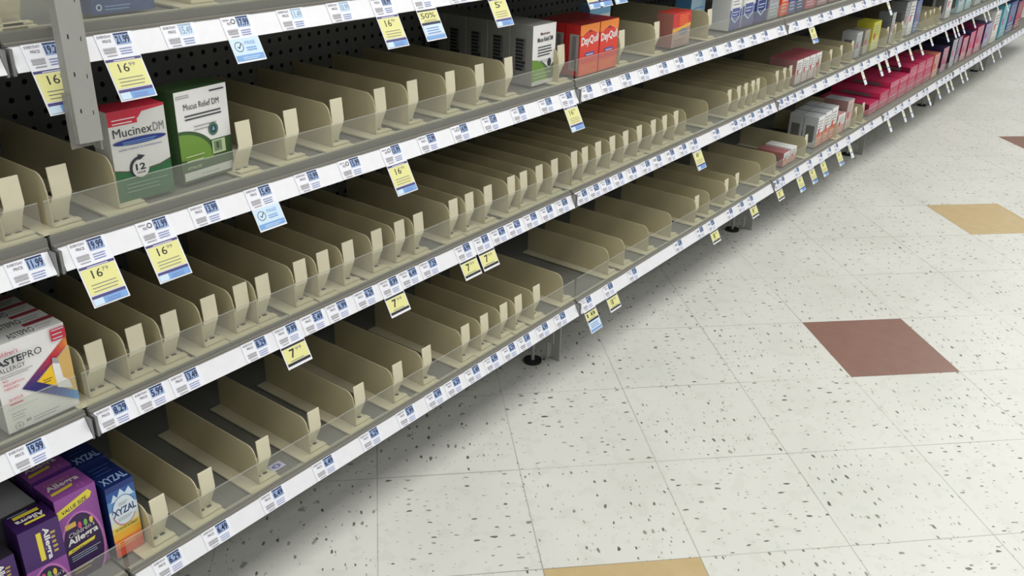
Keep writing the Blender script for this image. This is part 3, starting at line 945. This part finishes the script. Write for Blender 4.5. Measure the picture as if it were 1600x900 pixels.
# nasal spray box row in the cut-off bay, second shelf up
GR = [M((232, 150, 60), .4, var=0), M((214, 74, 60), .4, var=0), M((190, 42, 76), .4, var=0), M((130, 40, 104), .4, var=0), M((74, 44, 116), .4, var=0), M((52, 48, 124), .4, var=0), M((48, 78, 160), .4, var=0), M((60, 140, 205), .4, var=0)]
def f8(p, w, H):
    # tilted triangle band, colour running along it
    def lerp(a, b, t): return (a[0] + (b[0] - a[0]) * t, a[1] + (b[1] - a[1]) * t)
    ap, ia = (0.0285, 0.0575), (0.0480, 0.0600)
    P0, P1 = [(w, 0.1095), ap], [(w, 0.0945), ia]
    NG = 12
    def band(k, lo, hi, f):
        x = f * (len(k) - 1); i = min(int(x), len(k) - 2); t = x - i
        return M(tuple(int(k[i][c] + (k[i + 1][c] - k[i][c]) * t) for c in range(3)), .4, var=0)
    K1 = [(232, 150, 60), (206, 60, 60), (180, 40, 80), (110, 40, 110), (66, 44, 118)]
    K2 = [(60, 44, 118), (44, 46, 124), (46, 90, 170), (50, 150, 215)]
    for i in range(NG):
        t0, t1 = i / NG, (i + 1) / NG
        p.poly([lerp(P0[0], P0[1], t0), lerp(P0[0], P0[1], t1), lerp(P1[0], P1[1], t1), lerp(P1[0], P1[1], t0)], band(K1, 0, 1, (i + .5) / NG))
    Q0, Q1 = [ap, (w, 0.0085)], [ia, (w, 0.0225)]
    for i in range(NG):
        t0, t1 = i / NG, (i + 1) / NG
        p.poly([lerp(Q0[0], Q0[1], t0), lerp(Q0[0], Q0[1], t1), lerp(Q1[0], Q1[1], t1), lerp(Q1[0], Q1[1], t0)], band(K2, 0, 1, (i + .5) / NG))
    p.poly([ia, (w, 0.0225), (w, 0.0945)], M((214, 176, 104), .4, var=0))
    p.poly([(0.0500, 0.0590), (0.0735, 0.0430), (0.0700, 0.0760)], M((246, 200, 30), .4, var=0))
    p.poly([(0.0735, 0.0400), (0.0930, 0.0300), (0.0900, 0.0440), (0.0830, 0.0520), (0.0815, 0.0740), (0.0725, 0.0780), (0.0725, 0.0550)], WHITE)
    p.poly([(0.0725, 0.0780), (0.0815, 0.0740), (0.0805, 0.0830), (0.0735, 0.0860)], GREY2)
    p.lines(0.0560, 0.0540, 0.0690, 0.0610, 2, TXTD, .25)
    p.rect(0.0775, 0.1085, w - .0005, H - 0.003, RED)
    p.lines(0.0795, 0.1110, 0.0965, 0.1290, 3, PALE, .22)
    p.text('Children’s', 0.003, 0.1130, 0.0330, 0.1195, M((196, 80, 110), .4, var=0), 0.01)
    p.text('ASTE', 0.0020, 0.0995, 0.0363, 0.1095, TXTD, 0.035)
    p.text('PRO', 0.0372, 0.0995, 0.0625, 0.1095, TXTD, 0.0)
    p.text('ALLERGY', 0.0040, 0.0905, 0.0385, 0.0970, TXTD, 0.0)
    p.lines(0.0040, 0.0830, 0.0480, 0.0885, 2, LINE, .4, .2)
    for i, t in enumerate(('NO', 'PRESCRIPTION', 'NEEDED')):
        p.text(t, 0.0060, 0.0770 - i * .0060, (0.0130, 0.0330, 0.0250)[i], 0.0805 - i * .0060, M((206, 70, 96), .4, var=0), 0.01)
    p.text('24 HOUR', 0.0080, 0.0480, 0.0270, 0.0520, M((206, 70, 96), .4, var=0), 0.01)
    p.lines(0.0080, 0.0420, 0.0260, 0.0460, 1, M((206, 70, 96), .4, var=0), .5)
    p.rect(0.004, 0.0365, w * .45, 0.0369, LINE)
    p.lines(0.0070, 0.0200, 0.0280, 0.0330, 3, LINE, .22)
    p.ring(0.0136, 0.0090, 0.0056, 0.0056, 0.0006, TXTD)
    p.rect(0.0133, 0.0050, 0.0139, 0.0130, TXTD)
    p.rect(0.0096, 0.0087, 0.0176, 0.0093, TXTD)
    p.text('60', 0.0235, 0.0105, 0.0300, 0.0150, TXTD, 0.02)
    p.lines(0.0330, 0.0080, 0.0700, 0.0160, 2, LINE, .3, .2)
    p.rect(0.0300, 0.0020, 0.0900, 0.0028, LINE)
def t8(p, w, d):
    p.text('ASTEPRO', w * .30, d * .15, w * .66, d * .60, M((90, 90, 96), .5, var=0), 0.02)
    p.lines(w * .68, d * .2, w * .92, d * .6, 2, LINE, .3)
    p.rect(w * .60, d * .72, w, d * .98, M((150, 50, 64), .5, var=0))
for k in range(4):
    carton('nasal_spray_box', ['white allergy spray box with coloured triangle, front of its row', 'second white allergy spray box of the row', 'third white allergy spray box of the row', 'rearmost white allergy spray box of the row'][k],
           'medicine box', 1, -0.0995, -0.0012, 0.129 - .001 * k, 0.034, OFFW, f8 if k == 0 else None, top=t8, frontc=WHITE, group='allergy spray boxes in a row', yo=0.031 + k * 0.0352)

# allergy boxes on the lowest shelf at the near joint
BANDS = [(226, 92, 66), (236, 132, 58), (240, 178, 62), (232, 202, 88), (226, 222, 190), (206, 220, 230), (96, 146, 200), (44, 84, 156), (26, 50, 118)]
def f9(p, w, H):
    ys = [0, .13, .24, .34, .42, .50, .66, .80, .92, 1.0]
    for i, c in enumerate(BANDS):
        p.rect(0, H * ys[i], w, H * ys[i + 1], M(c, .4, var=.03))
    p.poly([(w * .12, H * .78), (w * .25, H * .88), (w * .36, H * .82), (w * .5, H * .92), (w * .64, H * .84), (w * .8, H * .90), (w * .94, H * .78)], PALE)
    p.ell(w * .52, H * .62, w * .42, H * .205, M((214, 226, 236), .4, var=0))
    p.ring(w * .52, H * .62, w * .42, H * .205, 0.0012, M((60, 90, 150), .4, var=0), 20, 180)
    p.ring(w * .52, H * .62, w * .42, H * .205, 0.0012, M((200, 80, 100), .4, var=0), 190, 330)
    p.text('XYZAL', w * .12, H * .57, w * .94, H * .665, M((28, 44, 104), .4, var=0), 0.02, rise=.001)
    p.lines(w * .25, H * .50, w * .8, H * .55, 2, LINE, .3)
    p.lines(w * .35, H * .70, w * .7, H * .75, 2, LINE, .3)
    p.text('24 HOUR ALLERGY', w * .10, H * .375, w * .90, H * .405, TXTD, 0.01)
    p.lines(w * .1, H * .14, w * .8, H * .24, 3, M((250, 200, 150), .4, var=0), .25)
def t9(p, w, d):
    p.text('XYZAL', w * .10, d * .10, w * .95, d * .34, M((150, 176, 216), .4, var=0), 0.02)
    p.lines(w * .2, d * .5, w * .9, d * .9, 3, M((60, 90, 160), .4, var=0), .2)
NB = M((22, 38, 92), .35, var=.03)
for k in range(2):
    carton('allergy_box', ['blue and orange allergy tablet box beside the first empty tray', 'dark blue allergy tablet box behind the blue and orange one'][k], 'medicine box', 0, 0.0035, 0.049, 0.131 + k * .004, 0.072, NB, f9 if k == 0 else fpl(NB), top=t9,
           group='blue allergy boxes', yo=0.052 + k * .0735)
PUR = M((70, 36, 104), .35, var=.03); PUR2 = M((150, 80, 160), .35, var=.03); PUR3 = M((52, 26, 78), .35, var=.03); YL = M((232, 216, 70), .4, var=0); PINKL = M((196, 120, 190), .35, var=0)
def f10(p, w, H):
    p.rect(0, 0, w, H, PUR2)
    p.ell(w * .46, H * .30, w * .56 * .95, H * .46, PINKL)
    p.ell(w * .46, H * .30, w * .50 * .95, H * .44, PUR3)
    p.rect(0, 0, w * .3, H * .3, PUR3)
    p.poly([(0, H * .76), (w * .82, H * .86), (w * .88, H * .91), (w * .80, H * .96), (0, H * .86)], YL)
    p.text('VALUE SIZE', w * .12, H * .80, w * .74, H * .845, TXTD, 0.02, rise=.008)
    p.rect(w * .12, H * .61, w * .38, H * .67, M((220, 180, 90), .4, var=0))
    for i, c in enumerate(((220, 80, 120), (120, 180, 90), (230, 200, 80))):
        p.ell(w * (.46 + .14 * i), H * .60, 0.0028, 0.006, M(c, .4, var=0))
    p.text('Children’s', w * .16, H * .50, w * .80, H * .555, OFFW, 0.0, rise=.003)
    p.text('Allegra', w * .10, H * .39, w * .86, H * .49, WHITE, 0.03, rise=.004)
    p.poly([(w * .06, H * .32), (w * .72, H * .35), (w * .76, H * .39), (w * .08, H * .365)], YL)
    p.text('ALLERGY', w * .14, H * .335, w * .64, H * .357, TXTD, 0.01)
    p.lines(w * .12, H * .22, w * .86, H * .30, 3, PALE, .22, .2)
    p.lines(w * .12, H * .06, w * .6, H * .14, 2, M((200, 170, 90), .4, var=0), .3, .2)
def t10(p, w, d):
    p.text('Children’s', w * .14, d * .68, w * .72, d * .82, M((190, 150, 90), .4, var=0), 0.0)
    p.text('Allegra', w * .10, d * .40, w * .86, d * .68, WHITE, 0.03)
    p.poly([(w * .08, d * .22), (w * .60, d * .28), (w * .64, d * .40), (w * .10, d * .34)], YL)
    p.text('12', w * .66, d * .10, w * .82, d * .24, PINKL, 0.01)
def t11(p, w, d):
    p.text('Allegra', w * .16, d * .38, w * .84, d * .66, WHITE, 0.03, rot=180)
    p.rect(w * .18, d * .68, w * .80, d * .84, YL)
    p.rect(w * .30, d * .24, w * .80, d * .34, YL)
    p.lines(w * .1, d * .90, w * .6, d * .96, 1, PALE, .4)
def f11(p, w, H):
    p.rect(0, 0, w, H * .48, PUR2)
    p.ell(w * .5, H * .05, w * .5, H * .42, PINKL)
    p.ell(w * .5, H * .05, w * .45, H * .39, PUR3)
    p.rect(0, H * .48, w, H, PUR)
    p.rect(w * .40, H * .54, w * .52, H * .90, YL)
    p.text('Allegra', w * .54, H * .52, w * .72, H * .93, WHITE, 0.03, rot=270)
    p.lines(w * .74, H * .58, w * .86, H * .88, 5, M((190, 170, 90), .4, var=0), .5)
    for i, c in enumerate(((220, 80, 120), (120, 180, 90), (230, 200, 80))):
        p.ell(w * (.36 + .14 * i), H * .34, 0.0028, 0.006, M(c, .4, var=0))
    p.text('Children’s', w * .25, H * .25, w * .85, H * .30, OFFW, 0.0, rise=.003)
    p.text('Allegra', w * .14, H * .13, w * .90, H * .23, WHITE, 0.03, rise=.004)
carton('allergy_box', 'purple and yellow children\'s allergy box marked value size', 'medicine box', 0, -0.0655, -0.003, 0.146, 0.055, PUR, f10, top=t10, topc=PUR2, group='purple allergy boxes', yo=0.062)
carton('allergy_box', 'purple children\'s allergy box behind the value size one', 'medicine box', 0, -0.067, -0.005, 0.151, 0.055, PUR, fpl(PUR), top=t10, topc=PUR2, group='purple allergy boxes', yo=0.120)
carton('allergy_box', 'purple allergy box with upside-down lettering on its lid', 'medicine box', 0, -0.126, -0.0695, 0.134, 0.046, PUR3, f11, top=t11, topc=PUR3, group='purple allergy boxes', yo=0.050, yaw=-3)
carton('allergy_box', 'grey-topped box behind the purple box with upside-down lettering', 'medicine box', 0, -0.130, -0.072, 0.131, 0.10, M((60, 58, 66), .5), None, topc=M((150, 152, 154), .35), group='boxes in the cut-off bay', yo=0.104)
carton('allergy_box', 'dark purple box cut off by the picture edge', 'medicine box', 0, -0.190, -0.134, 0.105, 0.10, PUR3, f11, topc=M((40, 36, 46), .5), group='boxes in the cut-off bay', yo=0.055)

# small paper slip lying on the lowest shelf under the third tray's paddle
sl = MB()
sl.box(0, 0.026, 0, 0.020, 0, 0.0006, M((196, 196, 226), .4, var=0))
q = Panel(sl, (0, 0, 0.0006), (1, 0, 0), (0, 1, 0), (0, 0, 1))
q.ell(0.012, 0.010, 0.009, 0.006, M((80, 84, 170), .4, var=0))
q.text('2', 0.009, 0.007, 0.015, 0.013, WHITE, 0.02)
slo = sl.build('paper_slip', recalc=False)
slo.location = (0.299, 0.043, ZS[0] + DK[0] + 0.0022)
tag(slo, 'small lilac and blue paper slip on the lowest shelf beside a paddle', 'paper slip')

# ------------------------------------------------------------ small stock in the far bays
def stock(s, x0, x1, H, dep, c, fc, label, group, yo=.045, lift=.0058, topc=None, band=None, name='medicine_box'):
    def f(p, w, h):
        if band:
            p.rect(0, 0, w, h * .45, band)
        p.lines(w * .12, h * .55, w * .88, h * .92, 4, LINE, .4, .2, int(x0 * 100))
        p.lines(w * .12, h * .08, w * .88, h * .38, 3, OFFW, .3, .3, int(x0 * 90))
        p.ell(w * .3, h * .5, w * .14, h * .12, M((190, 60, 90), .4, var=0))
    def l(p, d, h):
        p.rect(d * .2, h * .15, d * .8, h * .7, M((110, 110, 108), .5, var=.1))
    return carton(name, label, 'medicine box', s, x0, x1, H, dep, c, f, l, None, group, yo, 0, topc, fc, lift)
PNK = M((204, 52, 96), .4, var=.03); PNK2 = M((218, 98, 136), .4, var=.03); MAR = M((132, 24, 60), .4, var=.04)
DKP = M((44, 34, 74), .4, var=.04); BLK = M((30, 32, 50), .4, var=.04); SALM = M((222, 150, 130), .4, var=.03); SILV = M((186, 190, 192), .3, var=.03)
# second shelf up: pink-white pouches row, silver and yellow boxes, grey and blue boxes
g2 = 'stock in the far bays of the second shelf up'
for k in range(4):
    stock(1, 2.655 + k * .062, 2.712 + k * .062, .086, .10, M((180, 130, 130), .4), WHITE, '%s white and pinkish box in the tight row on the second shelf up' % ORD[k], g2, yo=.040, topc=M((180, 90, 100), .4), band=M((206, 190, 190), .4))
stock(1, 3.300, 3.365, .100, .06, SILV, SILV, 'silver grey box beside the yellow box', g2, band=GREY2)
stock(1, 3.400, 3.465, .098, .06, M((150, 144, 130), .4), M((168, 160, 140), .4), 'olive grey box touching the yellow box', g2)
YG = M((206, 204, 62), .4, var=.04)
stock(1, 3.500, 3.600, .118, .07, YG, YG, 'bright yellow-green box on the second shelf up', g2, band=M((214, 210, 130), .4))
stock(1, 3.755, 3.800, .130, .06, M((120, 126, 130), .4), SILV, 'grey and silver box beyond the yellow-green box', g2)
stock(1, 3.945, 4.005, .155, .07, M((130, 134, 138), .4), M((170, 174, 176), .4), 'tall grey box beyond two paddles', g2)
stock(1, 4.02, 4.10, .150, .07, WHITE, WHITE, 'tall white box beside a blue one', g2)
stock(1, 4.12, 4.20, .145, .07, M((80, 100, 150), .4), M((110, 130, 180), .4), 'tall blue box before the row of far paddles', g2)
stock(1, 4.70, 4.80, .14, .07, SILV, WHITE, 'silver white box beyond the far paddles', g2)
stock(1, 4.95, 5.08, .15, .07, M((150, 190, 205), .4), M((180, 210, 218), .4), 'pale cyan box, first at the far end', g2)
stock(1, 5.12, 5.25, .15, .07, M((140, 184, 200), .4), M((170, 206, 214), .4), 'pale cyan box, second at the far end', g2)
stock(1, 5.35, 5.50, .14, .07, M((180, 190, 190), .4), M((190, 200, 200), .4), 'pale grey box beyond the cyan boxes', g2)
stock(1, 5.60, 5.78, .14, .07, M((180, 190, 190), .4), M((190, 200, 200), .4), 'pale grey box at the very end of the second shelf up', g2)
# lowest shelf, third bay
g1 = 'stock in the third bay of the lowest shelf'
stock(0, 2.600, 2.655, .050, .10, M((170, 110, 110), .4), WHITE, 'small white and pink packet leaning beside a paddle', g1, band=SALM)
stock(0, 2.668, 2.722, .052, .10, WHITE, WHITE, 'small white packet against the paddle', g1, band=SALM)
for k in range(3):
    for d in range(2):
        stock(0, 2.915 + k * .073, 2.982 + k * .073, .118 + .004 * k, .055, SILV, WHITE, '%s carton of the %s grey and white column in the third bay' % (['front', 'rear'][d], ORD[k]), g1, yo=.045 + d * .058, band=M((214, 130, 104), .4))
stock(0, 3.150, 3.235, .080, .08, M((200, 150, 150), .4), WHITE, 'short white and salmon box beside the grey and white columns', g1, band=SALM)
stock(0, 3.245, 3.320, .120, .10, M((150, 120, 116), .4), M((206, 176, 170), .4), 'brownish pink box standing before two paddles', g1, topc=GREY2)
# fourth bay onwards: flat pink boxes in stacks
g3 = 'pink boxes lying in stacks on the lowest shelf'
n_ = 0
for (x0, x1, cnt) in ((3.560, 3.690, 2), (3.700, 3.830, 3), (3.840, 3.975, 4), (3.985, 4.120, 4), (4.130, 4.260, 5), (4.270, 4.400, 5), (4.410, 4.540, 5)):
    for k in range(cnt):
        stock(0, x0, x1, .0235, .22, [PNK, MAR, PNK][k % 3], PNK2 if k % 2 else PNK, '%s flat pink box from the shelf in the %s pink stack' % (ORD[k], ORD[n_]), g3, yo=.048, lift=.0058 + k * .024, topc=[MAR, PNK][(k + n_) % 2] if k < cnt - 1 else PNK)
    n_ += 1
g4 = 'stock at the far end of the lowest shelf'
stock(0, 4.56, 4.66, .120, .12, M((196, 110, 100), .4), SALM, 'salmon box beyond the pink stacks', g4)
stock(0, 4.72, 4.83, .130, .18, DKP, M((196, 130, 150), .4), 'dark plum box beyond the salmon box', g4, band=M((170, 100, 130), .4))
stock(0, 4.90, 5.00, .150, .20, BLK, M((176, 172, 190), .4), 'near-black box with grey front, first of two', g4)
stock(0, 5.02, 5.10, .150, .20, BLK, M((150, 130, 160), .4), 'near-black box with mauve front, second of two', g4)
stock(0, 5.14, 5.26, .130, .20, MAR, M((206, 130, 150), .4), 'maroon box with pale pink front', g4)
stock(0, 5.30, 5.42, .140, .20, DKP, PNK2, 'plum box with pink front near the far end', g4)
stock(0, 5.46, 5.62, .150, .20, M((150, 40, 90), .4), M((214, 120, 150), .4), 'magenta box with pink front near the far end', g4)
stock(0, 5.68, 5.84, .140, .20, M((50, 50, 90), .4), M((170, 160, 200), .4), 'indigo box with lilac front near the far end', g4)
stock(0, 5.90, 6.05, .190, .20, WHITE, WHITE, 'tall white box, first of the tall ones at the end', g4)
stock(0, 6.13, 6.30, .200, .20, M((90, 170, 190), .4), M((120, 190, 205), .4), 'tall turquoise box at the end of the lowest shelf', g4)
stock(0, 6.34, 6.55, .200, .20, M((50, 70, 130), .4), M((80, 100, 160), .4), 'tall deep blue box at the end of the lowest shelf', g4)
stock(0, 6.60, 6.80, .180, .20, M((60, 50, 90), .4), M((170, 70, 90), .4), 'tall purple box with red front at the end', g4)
